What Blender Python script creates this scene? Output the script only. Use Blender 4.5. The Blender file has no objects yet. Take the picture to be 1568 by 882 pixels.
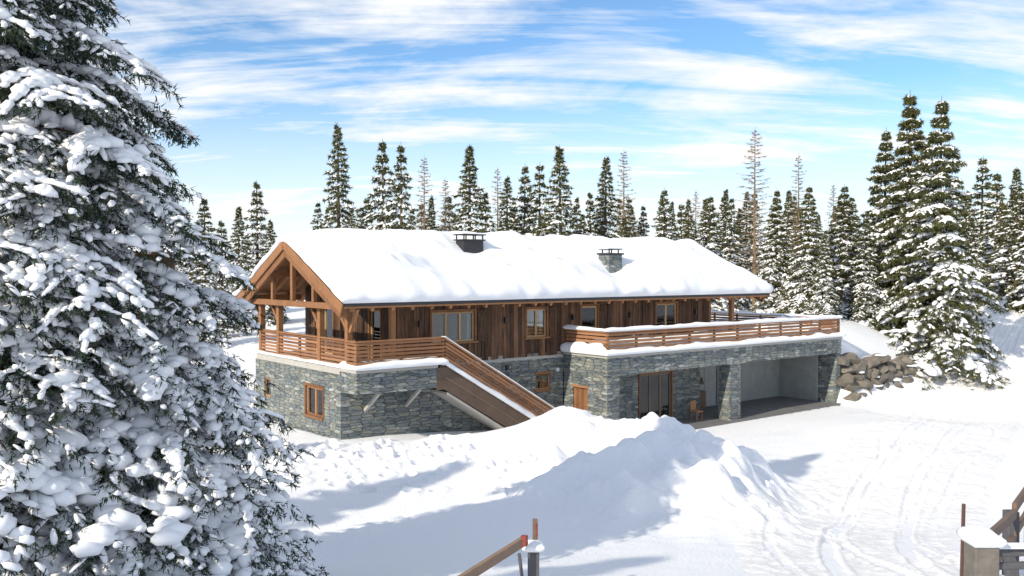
import bpy, bmesh, math, random
import numpy as np
from mathutils import Vector, Matrix
random.seed(7); rng=np.random.default_rng(7)
sc=bpy.context.scene
CAMZ=7.1; F=1346.0; HOR=416.0; CX=784.0
UX,UY=0.784,0.6207
W0=(-6.24,31.94)
def loc2w(u,w): return (W0[0]+u*UX-w*UY, W0[1]+u*UY+w*UX)
def w2loc(X,Y):
    dx=X-W0[0]; dy=Y-W0[1]
    return dx*UX+dy*UY, -dx*UY+dy*UX
def pix(px,py,Y): return ((px-CX)/F*Y, Y, CAMZ-(py-HOR)/F*Y)

# ---------------------------------------------------------------- materials
def newmat(name):
    m=bpy.data.materials.new(name); m.use_nodes=True
    nt=m.node_tree; b=nt.nodes['Principled BSDF']; return m,nt,b
def N(nt,t,**k):
    n=nt.nodes.new(t)
    for a,v in k.items(): setattr(n,a,v)
    return n
def ramp(nt,stops):
    r=N(nt,'ShaderNodeValToRGB'); e=r.color_ramp.elements
    while len(e)<len(stops): e.new(0.5)
    for i,(p,c) in enumerate(stops):
        e[i].position=p; e[i].color=(*c,1) if len(c)==3 else c
    return r
def objcoord(nt,scale,kind='Object'):
    tc=N(nt,'ShaderNodeTexCoord'); mp=N(nt,'ShaderNodeMapping'); mp.inputs['Scale'].default_value=scale
    nt.links.new(tc.outputs[kind],mp.inputs['Vector']); return mp.outputs[0]
def noise(nt,vec,scale,detail=4,rough=.6):
    n=N(nt,'ShaderNodeTexNoise'); n.inputs['Scale'].default_value=scale; n.inputs['Detail'].default_value=detail; n.inputs['Roughness'].default_value=rough
    if vec is not None: nt.links.new(vec,n.inputs['Vector'])
    return n.outputs['Fac']
def mixc(nt,f,a,b,mode='MIX'):
    m=N(nt,'ShaderNodeMix',data_type='RGBA',blend_type=mode)
    for i,v in ((0,f),(6,a),(7,b)):
        if isinstance(v,(int,float)): m.inputs[i].default_value=v
        elif isinstance(v,tuple): m.inputs[i].default_value=(*v,1)
        else: nt.links.new(v,m.inputs[i])
    return m.outputs[2]
def bump(nt,b,h,strength,dist):
    n=N(nt,'ShaderNodeBump'); n.inputs['Strength'].default_value=strength; n.inputs['Distance'].default_value=dist
    nt.links.new(h,n.inputs['Height']); nt.links.new(n.outputs[0],b.inputs['Normal'])

def mat_snow(name,grit=0.03,dirt=False,det=3):
    m,nt,b=newmat(name)
    v=objcoord(nt,(1,1,1))
    n2=noise(nt,v,13,det,.7)
    if dirt:
        r=ramp(nt,[(.35,(.88,.885,.90)),(.55,(.84,.845,.86)),(.8,(.66,.66,.66))]); nt.links.new(noise(nt,v,.8,6,.75),r.inputs[0])
        nt.links.new(r.outputs[0],b.inputs['Base Color'])
    else: b.inputs['Base Color'].default_value=(.87,.89,.93,1)
    b.inputs['Roughness'].default_value=.75
    b.inputs['Specular IOR Level'].default_value=.2
    bump(nt,b,n2,.55,grit)
    return m
SNOW=mat_snow('snow'); SNOWG=mat_snow('snow_ground',.08,det=4); SNOWR=mat_snow('snow_road_packed',.08,True,4)
m_,nt_,b_=newmat('snow_on_branches'); b_.inputs['Base Color'].default_value=(.87,.885,.92,1); b_.inputs['Roughness'].default_value=.8; b_.inputs['Specular IOR Level'].default_value=.15
SNOWT=m_
def mat_wood(name,dark,light,sc_,contrast=.5,grey=0):
    m,nt,b=newmat(name)
    v=objcoord(nt,sc_)
    n1=noise(nt,v,3.0,5,.65); n2=noise(nt,objcoord(nt,(1,1,1)),1.6,3,.6)
    at=N(nt,'ShaderNodeAttribute'); at.attribute_name='tone'
    a=N(nt,'ShaderNodeMath',operation='MULTIPLY_ADD'); nt.links.new(n1,a.inputs[0]); a.inputs[1].default_value=contrast
    nt.links.new(at.outputs['Fac'],a.inputs[2])
    a2=N(nt,'ShaderNodeMath',operation='MULTIPLY_ADD'); nt.links.new(n2,a2.inputs[0]); a2.inputs[1].default_value=.5; nt.links.new(a.outputs[0],a2.inputs[2])
    s=N(nt,'ShaderNodeMath',operation='SUBTRACT'); nt.links.new(a2.outputs[0],s.inputs[0]); s.inputs[1].default_value=.5
    s.use_clamp=True
    r=ramp(nt,[(0,dark),(1,light)]); nt.links.new(s.outputs[0],r.inputs[0])
    c=r.outputs[0]
    if grey:
        g=ramp(nt,[(.45,(0,0,0)),(.75,(grey,grey,grey))]); nt.links.new(noise(nt,objcoord(nt,(2.5,2.5,.35)),1.3,4,.7),g.inputs[0])
        c=mixc(nt,g.outputs[0],c,(.06,.042,.032))
        k=ramp(nt,[(.35,(.4,.4,.4)),(.6,(1.2,1.2,1.2))]); nt.links.new(noise(nt,objcoord(nt,(22,22,.8)),1.5,3,.7),k.inputs[0])
        c=mixc(nt,1.0,c,k.outputs[0],'MULTIPLY')
    nt.links.new(c,b.inputs['Base Color']); b.inputs['Roughness'].default_value=.75
    b.inputs['Specular IOR Level'].default_value=.25
    bump(nt,b,n1,.5,.01); return m
WOODV=mat_wood('wood_cladding',(.04,.022,.014),(.24,.125,.07),(9,9,.5),.7,.8)
WOODH=mat_wood('wood_rail',(.10,.045,.024),(.43,.215,.11),(.6,.6,14),.7)
WOODB=mat_wood('wood_beam',(.14,.062,.03),(.49,.25,.12),(4,4,4),.55)
WOODL=mat_wood('wood_window_frame',(.34,.20,.10),(.60,.42,.24),(5,5,5),.4)
WOODG=mat_wood('wood_weathered',(.09,.065,.05),(.30,.21,.155),(5,5,5),.6)
def mat_stone():
    m,nt,b=newmat('stone_cladding')
    tc=N(nt,'ShaderNodeTexCoord'); sp=N(nt,'ShaderNodeSeparateXYZ'); nt.links.new(tc.outputs['Object'],sp.inputs[0])
    ad=N(nt,'ShaderNodeMath',operation='ADD'); nt.links.new(sp.outputs[0],ad.inputs[0]); nt.links.new(sp.outputs[1],ad.inputs[1])
    cb=N(nt,'ShaderNodeCombineXYZ'); nt.links.new(ad.outputs[0],cb.inputs[0]); nt.links.new(sp.outputs[2],cb.inputs[1])
    nz=N(nt,'ShaderNodeTexNoise'); nz.inputs['Scale'].default_value=2.6; nz.inputs['Detail'].default_value=2; nt.links.new(cb.outputs[0],nz.inputs['Vector'])
    mx=N(nt,'ShaderNodeVectorMath',operation='MULTIPLY_ADD'); nt.links.new(nz.outputs['Color'],mx.inputs[0]); mx.inputs[1].default_value=(.14,.035,0); nt.links.new(cb.outputs[0],mx.inputs[2])
    def vor(sx,sy,feat,rnd=.75):
        mp=N(nt,'ShaderNodeMapping'); mp.inputs['Scale'].default_value=(sx,sy,1); nt.links.new(mx.outputs[0],mp.inputs['Vector'])
        t=N(nt,'ShaderNodeTexVoronoi',voronoi_dimensions='2D',feature=feat); t.inputs['Scale'].default_value=1; t.inputs['Randomness'].default_value=rnd
        if feat=='F1': t.distance='CHEBYCHEV'
        nt.links.new(mp.outputs[0],t.inputs['Vector']); return t
    va=vor(2.0,8.2,'F1'); ve=vor(2.0,8.2,'DISTANCE_TO_EDGE'); vb=vor(5.2,12,'F1')
    sa=N(nt,'ShaderNodeSeparateColor'); nt.links.new(va.outputs['Color'],sa.inputs[0])
    sb=N(nt,'ShaderNodeSeparateColor'); nt.links.new(vb.outputs['Color'],sb.inputs[0])
    nf=noise(nt,mx.outputs[0],6,5,.75)
    av=mixc(nt,.30,sa.outputs[0],sb.outputs[1]); av2=mixc(nt,.25,av,nf)
    r=ramp(nt,[(0,(.055,.065,.07)),(.28,(.125,.15,.16)),(.48,(.205,.235,.245)),(.64,(.235,.235,.19)),(.78,(.37,.40,.40)),(1,(.62,.64,.61))])
    nt.links.new(av2,r.inputs[0])
    nf2=noise(nt,mx.outputs[0],26,4,.85)
    spk=ramp(nt,[(.35,(.45,.45,.45)),(.72,(1.7,1.7,1.7))]); nt.links.new(nf2,spk.inputs[0])
    c=mixc(nt,1.0,r.outputs[0],spk.outputs[0],'MULTIPLY')
    je=ramp(nt,[(0,(1,1,1)),(.06,(0,0,0))]); nt.links.new(ve.outputs[0],je.inputs[0])
    c=mixc(nt,je.outputs[0],c,(.05,.055,.058))  # mortar joints, with occlusion between the stones painted into their dark colour
    nt.links.new(c,b.inputs['Base Color']); b.inputs['Roughness'].default_value=.7
    inv=N(nt,'ShaderNodeMath',operation='MULTIPLY_ADD'); nt.links.new(je.outputs[0],inv.inputs[0]); inv.inputs[1].default_value=-.7
    h=mixc(nt,.4,av2,nf2); nt.links.new(h,inv.inputs[2])
    bump(nt,b,inv.outputs[0],1,.06); return m
STONE=mat_stone()
def simple(name,col,rough=.6,metal=0,nz=.15,scale=6):
    m,nt,b=newmat(name); v=objcoord(nt,(1,1,1)); f=noise(nt,v,scale,5,.65)
    c=mixc(nt,f,tuple(x*(1-nz*1.5) for x in col),tuple(min(1,x*(1+nz*1.5)) for x in col))
    nt.links.new(c,b.inputs['Base Color']); b.inputs['Roughness'].default_value=rough; b.inputs['Metallic'].default_value=metal
    bump(nt,b,f,.3,.01); return m
PLASTER=simple('plaster',(.33,.345,.34),.9,0,.2,2); CONC=simple('concrete',(.42,.41,.38),.9,0,.15,3); METAL=simple('dark_sheet_metal',(.05,.05,.055),.45,.6); INT=simple('interior_wood',(.50,.28,.13),.7)
PAVE=simple('paving',(.16,.16,.165),.85,0,.3,1.5); CURT=simple('curtain',(.55,.50,.42),.9); RED=simple('red_paint',(.22,.035,.025),.7,0,.5,20); BARK=simple('bark',(.12,.085,.06),.95,0,.35,18)
ROCK=simple('rock',(.17,.15,.125),.9,0,.55,2.5); WHITE=simple('white_paint',(.75,.75,.75),.5); DARKW=simple('dark_weathered_post',(.09,.09,.10),.85,0,.3,10)
def mat_glass():
    m,nt,b=newmat('window_glass'); out=nt.nodes['Material Output']
    g=N(nt,'ShaderNodeBsdfGlossy'); g.inputs['Roughness'].default_value=.02; g.inputs['Color'].default_value=(.9,.95,1,1)
    t=N(nt,'ShaderNodeBsdfTransparent'); t.inputs['Color'].default_value=(.8,.83,.82,1)
    fr=N(nt,'ShaderNodeFresnel'); fr.inputs['IOR'].default_value=1.5
    a=N(nt,'ShaderNodeMath',operation='MULTIPLY_ADD'); a.inputs[1].default_value=1.2; a.inputs[2].default_value=.0; a.use_clamp=True; nt.links.new(fr.outputs[0],a.inputs[0])
    mx=N(nt,'ShaderNodeMixShader'); nt.links.new(a.outputs[0],mx.inputs[0]); nt.links.new(t.outputs[0],mx.inputs[1]); nt.links.new(g.outputs[0],mx.inputs[2])
    nt.links.new(mx.outputs[0],out.inputs[0]); return m
GLASS=mat_glass()
def mat_needles(name,c1,c2,c3):
    m,nt,b=newmat(name); v=objcoord(nt,(1,1,1)); f=noise(nt,v,1.6,2,.7)
    oi=N(nt,'ShaderNodeObjectInfo')
    r=ramp(nt,[(.3,c1),(.7,c2)]); nt.links.new(f,r.inputs[0])
    c=mixc(nt,oi.outputs['Random'],r.outputs[0],mixc(nt,.4,r.outputs[0],c3))
    nt.links.new(c,b.inputs['Base Color']); b.inputs['Roughness'].default_value=.7; b.inputs['Specular IOR Level'].default_value=.1
    return m
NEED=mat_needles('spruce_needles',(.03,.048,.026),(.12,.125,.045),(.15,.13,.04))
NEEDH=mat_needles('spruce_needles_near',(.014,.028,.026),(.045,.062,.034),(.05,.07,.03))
LARCH=mat_needles('larch_twigs',(.17,.11,.065),(.30,.21,.13),(.25,.2,.15))

# ---------------------------------------------------------------- mesh helpers
def link(o,parent=None):
    sc.collection.objects.link(o)
    if parent: o.parent=parent
    return o
def empty(name,loc=(0,0,0),rz=0):
    e=bpy.data.objects.new(name,None); e.location=loc; e.rotation_euler=(0,0,rz); return link(e)
class B:
    def __init__(s,name,swap=False): s.name=name; s.v=[]; s.f=[]; s.m=[]; s.t=[]; s.mats=[]
    def mi(s,mat):
        if mat not in s.mats: s.mats.append(mat)
        return s.mats.index(mat)
    def add(s,vs,fs,mat,tone=.5):
        k=len(s.v); s.v+= [tuple(p) for p in vs]; s.t+=[tone]*len(vs)
        i=s.mi(mat)
        for f in fs: s.f.append([a+k for a in f]); s.m.append(i)
    HF=[(0,3,2,1),(4,5,6,7),(0,1,5,4),(1,2,6,5),(2,3,7,6),(3,0,4,7)]
    def box(s,a0,a1,b0,b1,z0,z1,mat,tone=None,sw=False):
        if tone is None: tone=random.uniform(.2,.8)
        if sw: a0,a1,b0,b1=b0,b1,a0,a1
        s.add([(a0,b0,z0),(a1,b0,z0),(a1,b1,z0),(a0,b1,z0),(a0,b0,z1),(a1,b0,z1),(a1,b1,z1),(a0,b1,z1)],s.HF,mat,tone)
    def beam(s,p0,p1,w,h,mat,tone=None,up=(0,0,1)):
        if tone is None: tone=random.uniform(.3,.8)
        p0=Vector(p0);p1=Vector(p1); d=(p1-p0).normalized(); sd=d.cross(Vector(up)).normalized(); u=sd.cross(d)
        vs=[]
        for (a,b) in ((-1,-1),(1,-1),(1,1),(-1,1)):
            vs.append(p0+sd*a*w/2+u*b*h/2)
        for (a,b) in ((-1,-1),(1,-1),(1,1),(-1,1)):
            vs.append(p1+sd*a*w/2+u*b*h/2)
        s.add(vs,s.HF,mat,tone)
    def prism(s,poly,y0,y1,mat,tone=.5,sw=False):
        n=len(poly)
        P=lambda a,b,z:(b,a,z) if sw else (a,b,z)
        vs=[P(a,y0,z) for a,z in poly]+[P(a,y1,z) for a,z in poly]
        fs=[list(range(n)),list(range(2*n-1,n-1,-1))]+[[i,i+n,(i+1)%n+n,(i+1)%n] for i in range(n)]
        s.add(vs,fs,mat,tone)
    def wall(s,a0,a1,z0,z1,b0,b1,ops,mat,sw=False,tone=.5):
        xs=sorted(set([a0,a1]+[min(max(o[i],a0),a1) for o in ops for i in (0,1)]))
        zs=sorted(set([z0,z1]+[min(max(o[i],z0),z1) for o in ops for i in (2,3)]))
        for i in range(len(xs)-1):
            for j in range(len(zs)-1):
                cx=(xs[i]+xs[i+1])/2; cz=(zs[j]+zs[j+1])/2
                if any(o[0]<cx<o[1] and o[2]<cz<o[3] for o in ops): continue
                s.box(xs[i],xs[i+1],b0,b1,zs[j],zs[j+1],mat,tone,sw)
    def obj(s,parent=None,bev=0,recalc=True):
        me=bpy.data.meshes.new(s.name); me.from_pydata(s.v,[],s.f)
        for m in s.mats: me.materials.append(m)
        me.polygons.foreach_set('material_index',s.m)
        at=me.attributes.new('tone','FLOAT','POINT'); at.data.foreach_set('value',s.t)
        if recalc:
            bm=bmesh.new(); bm.from_mesh(me); bmesh.ops.recalc_face_normals(bm,faces=bm.faces); bm.to_mesh(me); bm.free()
        me.update(); o=bpy.data.objects.new(s.name,me); link(o,parent)
        if bev:
            md=o.modifiers.new('bev','BEVEL'); md.width=bev; md.segments=1; md.limit_method='ANGLE'
        return o
def hash2(ix,iy,seed):
    h=(ix.astype(np.int64)*374761393+iy.astype(np.int64)*668265263+seed*1442695041)&0xffffffff
    h=((h^(h>>13))*1274126177)&0xffffffff; h=h^(h>>16)
    return (h&0xffff)/65535.0
def vn(x,y,s=1.0,seed=0):
    x=np.asarray(x,float)/s; y=np.asarray(y,float)/s
    ix=np.floor(x); iy=np.floor(y); fx=x-ix; fy=y-iy
    fx=fx*fx*fx*(fx*(fx*6-15)+10); fy=fy*fy*fy*(fy*(fy*6-15)+10)
    a=hash2(ix,iy,seed);b=hash2(ix+1,iy,seed);c=hash2(ix,iy+1,seed);d=hash2(ix+1,iy+1,seed)
    return (a+(b-a)*fx)*(1-fy)+(c+(d-c)*fx)*fy-.5
def gridmesh(name,X,Y,Z,mats,parent=None,midx=None):
    ny,nx=X.shape
    V=np.stack([X,Y,Z],-1).reshape(-1,3)
    i=np.arange(ny-1)[:,None]*nx+np.arange(nx-1)[None,:]
    Q=np.stack([i,i+1,i+nx+1,i+nx],-1).reshape(-1,4)
    me=bpy.data.meshes.new(name); me.vertices.add(len(V)); me.vertices.foreach_set('co',V.ravel().astype(np.float32))
    me.loops.add(Q.size); me.loops.foreach_set('vertex_index',Q.ravel().astype(np.int32))
    me.polygons.add(len(Q)); me.polygons.foreach_set('loop_start',(np.arange(len(Q))*4).astype(np.int32))
    me.polygons.foreach_set('use_smooth',np.ones(len(Q),bool))
    for m in mats: me.materials.append(m)
    me.update(calc_edges=True); me.validate()
    return link(bpy.data.objects.new(name,me),parent)
def snow_slab(name,x0,x1,y0,y1,zf,T,R,parent,res=.25,sw=False,seed=1,bulge=.06,nz=.25,ns=1.1,gx=None):
    def ax(a,b):
        R2=min(R,(b-a)/2*.98)
        e=np.array([0,.01,.04,.1,.2,.35,.55,.8])*R2
        n=max(1,int((b-a-2*R2)/res)); mid=np.linspace(a+R2,b-R2,n+1)
        return np.concatenate([a+e,mid,(b-e)[::-1]])
    X,Y=np.meshgrid(ax(x0,x1),ax(y0,y1))
    d=np.minimum(np.minimum(X-x0,x1-X),np.minimum(Y-y0,y1-Y)); Rr=min(R,(x1-x0)/2,(y1-y0)/2)
    q=np.clip(d/Rr,0,1); e=np.sqrt(np.clip(1-(1-q)**2,0,1))
    t=T*(1+nz*2*vn(X,Y,ns,seed)+nz*vn(X,Y,ns*.35,seed+5))
    if gx is not None: t=t*gx(X,Y)
    Z=zf(X,Y)+t*e
    bl=bulge*np.sin(np.pi*np.clip(e,0,1))*(q<1)*(1+1.2*vn(X+Y,Y*0,.6,seed+3))
    m=d+1e-6
    ox=np.where(X-x0<=m,-1,np.where(x1-X<=m,1,0)); oy=np.where(Y-y0<=m,-1,np.where(y1-Y<=m,1,0))
    Xb=X+ox*bl; Yb=Y+oy*bl
    if sw: Xb,Yb=Yb,Xb
    return gridmesh(name,Xb,Yb,Z,[SNOW],parent)

# ---------------------------------------------------------------- terrain
CP=[]
def cp(px,py,Y): CP.append(pix(px,py,Y))
def cl(u,w,z): x,y=loc2w(u,w); CP.append((x,y,z))
cl(0,-.2,.95); cl(-.6,3,.9); cl(-.6,7,1.0); cl(-3,10,2.0); cl(3,-.4,.85); cl(6,-.4,.6); cl(9,-.5,.5); cl(3,-3,.8)
cl(10.2,-1.5,.4); cl(11.5,-3.6,.1); cl(15,-3.4,0);cl(20,-3.4,0);cl(25,-3.4,.0);cl(28.2,-3.5,.05)
cl(20,-6,0.05); cl(26,-6,.15)
for u,a,b_ in ((29,.2,3.0),(31,.35,3.1),(33,.5,3.1),(35.5,.9,2.9),(38,1.3,2.6)):
    cl(u,-3.6,a); cl(u,-1.6,b_)
cl(30,3,4.3);cl(34,3,4.3);cl(38,2,4.0); cl(5,11,3.0);cl(15,11,3.6);cl(25,11,3.8); cl(28.8,6,3.8)
cp(600,720,28);cp(450,760,25);cp(500,860,20);cp(700,800,21.5)
cp(1250,800,24.5);cp(1400,700,32);cp(1350,650,38);cp(1450,600,50);cp(1500,552,62);cp(1568,500,75);cp(1560,600,48);cp(1568,700,33)
cp(1480,520,60);cp(1530,470,72);cp(1568,440,90)
for X in (-9,-3,3,8,14): CP.append((X,13,2.25))
for X in (-20,-9,0,9,20): CP.append((X,3,3.3))
CP+= [(-20,30,2.0),(-30,45,3.0),(-20,50,3.2),(-12,22,1.6),(-30,15,3),(-40,80,3.5),(0,75,3.8),(30,90,4.2),(0,120,4.5),(60,120,7),(60,70,4.2),(35,40,.9),(35,20,2.2),(60,30,3),(-60,120,5),(80,10,4),(-60,0,4)]
CP=np.array(CP)
def phi(r): return np.sqrt(r*r+1.2**2)
A=phi(np.hypot(CP[:,0][:,None]-CP[:,0],CP[:,1][:,None]-CP[:,1]))
n_=len(CP); M=np.zeros((n_+1,n_+1)); M[:n_,:n_]=A-np.eye(n_)*.15
M[:n_,n_]=1; M[n_,:n_]=1
sol=np.linalg.solve(M,np.append(CP[:,2],0))
def ss(x): x=np.clip(x,0,1); return x*x*(3-2*x)
MOUND=[]
def mnd(px,Y,amp,sx,sy): MOUND.append(((px-CX)/F*Y,Y,amp,sx,sy))
mnd(880,32.5,1.45,1.8,1.9); mnd(800,31,.75,2.4,2.2); mnd(965,30,1.0,1.9,2.3); mnd(1030,28.5,.8,1.6,2.4); mnd(900,27,.5,3.0,3.0)
mnd(1090,27,.6,1.7,2.6); mnd(1050,24,.6,1.9,2.4); mnd(960,24,.45,2.2,2.2); mnd(1130,22.5,.4,1.4,1.8); mnd(1150,27.5,.35,1.3,1.5); mnd(690,30,.25,2.5,2)
CH=[]
rr_=random.Random(11)
for k in range(150):
    px=rr_.uniform(840,1200); Y=rr_.uniform(20.5,31)
    if px<930 and Y>30: continue
    r=rr_.choice((.18,.24,.32,.45,.65)); CH.append(((px-CX)/F*Y,Y,r*rr_.uniform(.35,.65),r,r*rr_.uniform(.7,1.3),rr_.uniform(0,3.1)))
FOOT=[]
for k in range(120):
    t=k/120; px=380+350*t+random.uniform(-15,15); FOOT.append(((px-CX)/F*30+random.uniform(-.3,.3),29.8+1.2*math.sin(k*.21)+random.choice((-.18,.18))+random.uniform(-.7,.7),random.uniform(.10,.19)))
for k in range(45):
    FOOT.append((random.uniform(-8,-2),random.uniform(25.0,29),random.uniform(.1,.17)))
for k in range(25):
    FOOT.append((1.5+random.uniform(-2.2,1.5),random.uniform(24,29),random.uniform(.12,.22)))
rp=np.array([(4,4),(6.3,12),(8.0,20),(13.1,29.5),(20.5,41),(30,56),(43,73),(60,95)],float)
def H(X,Y,fine=True):
    X=np.asarray(X,float);Y=np.asarray(Y,float)
    Xc=np.clip(X,-70,95); Yc=np.clip(Y,-15,135)
    Z=np.full(X.shape,sol[-1])
    for i in range(n_): Z=Z+sol[i]*phi(np.hypot(Xc-CP[i,0],Yc-CP[i,1]))
    mask=np.zeros(X.shape)
    for (mx,my,a,sx,sy) in MOUND:
        g=np.exp(-((X-mx)/sx)**2-((Y-my)/sy)**2); Z=Z+a*g; mask=np.maximum(mask,g*min(1,a/.5))
    right=ss((X+.0)/4.0)
    lump=np.sqrt(np.clip(mask,0,1))*(.12+.88*right)
    wx=X+.35*vn(X,Y,.9,71); wy=Y+.35*vn(X,Y,.9,72)
    r1=1-np.abs(vn(wx,wy,1.25,3))*4; r2=1-np.abs(vn(wx,wy,.6,4))*4
    Z=Z+lump*(.40*vn(wx,wy,1.5,1)+.08*r1+.07*r2*(r1>0)+.20*vn(X,Y,.36,6)+.08*vn(X,Y,.17,7))
    if fine:
        for (cx,cy,a,s1,s2,an) in CH:
            dx=wx-cx; dy=wy-cy; c_,s_=math.cos(an),math.sin(an)
            d=((dx*c_+dy*s_)/s1)**2+((-dx*s_+dy*c_)/s2)**2
            Z=Z+a*np.exp(-d**1.8)*(.3+.7*np.clip(mask*1.6,0,1))
    Z=Z+.10*vn(X,Y,6,8)+.06*vn(X,Y,2.2,9)+.014*vn(X,Y,.5,10)
    xr=np.interp(Y,rp[:,1],rp[:,0])
    bd=(X-xr)*.8
    on=ss((Y-14)/4)*ss((75-Y)/10)
    Z=Z+on*.42*np.exp(-((bd-4.0-.5*vn(Y,Y*0,4,61))/.75)**2)*(1+.8*vn(X,Y,.8,62)+.5*vn(X,Y,.35,63))
    u,w=w2loc(X,Y)
    k=ss((u-11)/1.0)*ss((29-u)/1.0)*ss((w+5.5)/2.0)*(w<3); Z=Z*(1-k)+(-.01)*k
    ins=((u>-.0)&(u<10.83)&(w>.12)&(w<7.5))|((u>10.8)&(u<28.4)&(w>-2.85)&(w<7.5))
    Z=np.where(ins,-.15,Z)
    return Z
def Hs(x,y): return float(H(np.array([x]),np.array([y]),False)[0])
def axis(core0,core1,d,lo,hi):
    c=list(np.arange(core0,core1,d)); s=d; x=core1
    while x<hi: c.append(x); s=min(s*1.05,80) if x>core1+1 else s*1.04; x+=s
    c.append(hi); s=d; x=core0-d; L=[]
    while x>lo: L.append(x); s=min(s*1.07,80); x-=s
    L.append(lo); return np.array(L[::-1]+c)
gx=axis(-12,16,.07,-1500,1500); gy=axis(17,36,.07,-600,2500)
GX,GY=np.meshgrid(gx,gy); GZ=H(GX,GY)
for fx,fy,r in FOOT:
    i0=np.searchsorted(gx,fx-.7);i1=np.searchsorted(gx,fx+.7);j0=np.searchsorted(gy,fy-.7);j1=np.searchsorted(gy,fy+.7)
    d2=((GX[j0:j1,i0:i1]-fx)**2+((GY[j0:j1,i0:i1]-fy)*.8)**2)/r**2
    GZ[j0:j1,i0:i1]+= -.17*np.exp(-d2**1.5)+.05*np.exp(-(np.sqrt(d2)-1.7)**2*4)
gridmesh('snowy_ground',GX,GY,GZ,[SNOWG])

# road
ts=np.linspace(0,1,1500)
def cr(P,ts):
    out=[];n=len(P)-1
    for t in ts:
        x=t*n;i=min(int(x),n-1);f=x-i
        p0=P[max(i-1,0)];p1=P[i];p2=P[i+1];p3=P[min(i+2,n)]
        out.append(.5*((2*p1)+(-p0+p2)*f+(2*p0-5*p1+4*p2-p3)*f*f+(-p0+3*p1-3*p2+p3)*f**3))
    return np.array(out)
C=cr(rp,ts); T=np.gradient(C,axis=0); T/=np.linalg.norm(T,axis=1)[:,None]; Nn=np.stack([T[:,1],-T[:,0]],1)
L=np.linspace(-3.1,3.1,140)
RX=C[:,0][:,None]+Nn[:,0][:,None]*L; RY=C[:,1][:,None]+Nn[:,1][:,None]*L
RZ=H(RX,RY)
arc=np.concatenate([[0],np.cumsum(np.linalg.norm(np.diff(C,axis=0),axis=1))])[:,None]
edge=ss((3.1-np.abs(L))/.7)
def track(c,wd,dep,wob,seed):
    cc=c+wob*vn(arc,arc*0,9,seed)*2
    d=L[None,:]-cc; g=np.exp(-(d/wd)**4); ridge=np.exp(-((np.abs(d)-wd*1.35)/(wd*.4))**2)
    on=.4+.6*ss(.6+2.2*vn(arc,arc*0,5,seed+9))
    return (-dep*g*(1+.9*vn(arc*7+0*L,L*7,1,seed+1))+dep*.6*ridge)*on
tr=track(-.9,.15,.06,.35,21)+track(.65,.15,.06,.35,21)+track(-.55,.12,.05,.6,23)+track(.95,.12,.05,.6,23)+track(-1.4,.10,.03,.9,25)+track(1.7,.12,.04,.5,29)
RZ=RZ+.004+edge*(.03+tr+.05*vn(RX,RY,.45,31)+.035*vn(RX,RY,.16,33)+.06*vn(RX,RY,1.5,35))-.05*(1-edge)
gridmesh('snowy_road',RX,RY,RZ,[SNOWR])

# ---------------------------------------------------------------- house
th=math.atan2(UY,UX)
house=empty('alpine_chalet',(W0[0],W0[1],0),th)
FL=3.6
s=B('stone_walls')
s.wall(0,10.83,-.3,FL-.25,0,.35,[(9.24,10.09,2.0,2.68)],STONE)
s.wall(.35,7.6,-.3,FL-.25,0,.35,[(1.43,2.89,1.56,2.68),(6.3,6.95,1.8,2.6)],STONE,sw=True)
s.box(0,28.4,7.6,7.9,-.3,FL-.25,STONE,.5)
s.box(0,3.38,-1.2,-.01,2.72,FL-.12,STONE,.5)
s.box(10.83,28.5,-2.75,-2.35,2.72,FL-.12,STONE,.5)
s.box(10.83,11.2,-2.34,-.0,2.72,FL-.12,STONE,.5)
s.box(28.1,28.5,-2.34,7.6,2.72,FL-.12,STONE,.5)
s.box(11.2,28.1,-2.34,7.6,2.95,FL-.12,CONC,.5)
s.box(10.86,11.58,-2.72,-2.0,-.3,2.72,STONE,.5)
s.wall(-2.0,-.01,-.3,2.72,10.86,11.2,[(-1.55,-.6,0,2.1)],STONE,sw=True)
s.box(19.03,19.8,-2.72,-2.0,-.3,2.72,STONE,.5)
s.box(28.08,28.47,-2.72,-1.6,-.3,2.72,STONE,.5)
s.box(28.15,28.47,-1.6,7.6,-.3,2.72,STONE,.5)
s.wall(11.2,19.0,-.3,2.95,-.9,-.6,[(14.74,16.9,.0,2.35)],STONE)
s.box(18.7,19.0,-.6,.8,-.3,2.95,STONE,.5)
s.box(-.04,3.42,-1.24,.0,FL-.12,FL,CONC,.5)
s.box(-.04,.4,.0,7.7,FL-.25,FL,CONC,.5)
s.box(.4,20.8,.0,7.6,FL-.25,FL,CONC,.5)
s.box(10.79,28.54,-2.79,-.003,FL-.12,FL,CONC,.5); s.box(20.803,28.54,-.003,7.6,FL-.12,FL,CONC,.5)
s.obj(house)
g=B('carport_interior')
g.wall(19.0,28.1,.0,2.95,.8,.95,[],PLASTER); g.box(28.0,28.14,-1.6,.8,0,2.95,PLASTER,.5)
g.box(11.2,28.14,-3.1,2.0,-.12,.03,PAVE,.5)
for x in (21.4,24.1,26.6): g.box(x,x+.03,.77,.8,.03,2.95,CONC,.5)
g.box(19.05,21.0,.35,.75,.03,.95,WOODG,.3); g.box(19.1,20.9,.4,.78,1.3,1.45,WOODG,.3)
g.box(22.4,23.5,.73,.79,.1,2.2,simple('door_grey',(.24,.24,.25)),.5)
for i in range(9): g.box(19.2+.19*i,19.35+.19*i,.45,.7,1.46,1.46+random.uniform(.15,.4),random.choice((WOODB,DARKW,CONC)),.4)
g.obj(house)
c=B('balcony_brackets')
for x in (1.0,2.75): c.beam((x,.0,1.95),(x,-1.05,2.72),.12,.12,CONC)
c.obj(house,.01)

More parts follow.
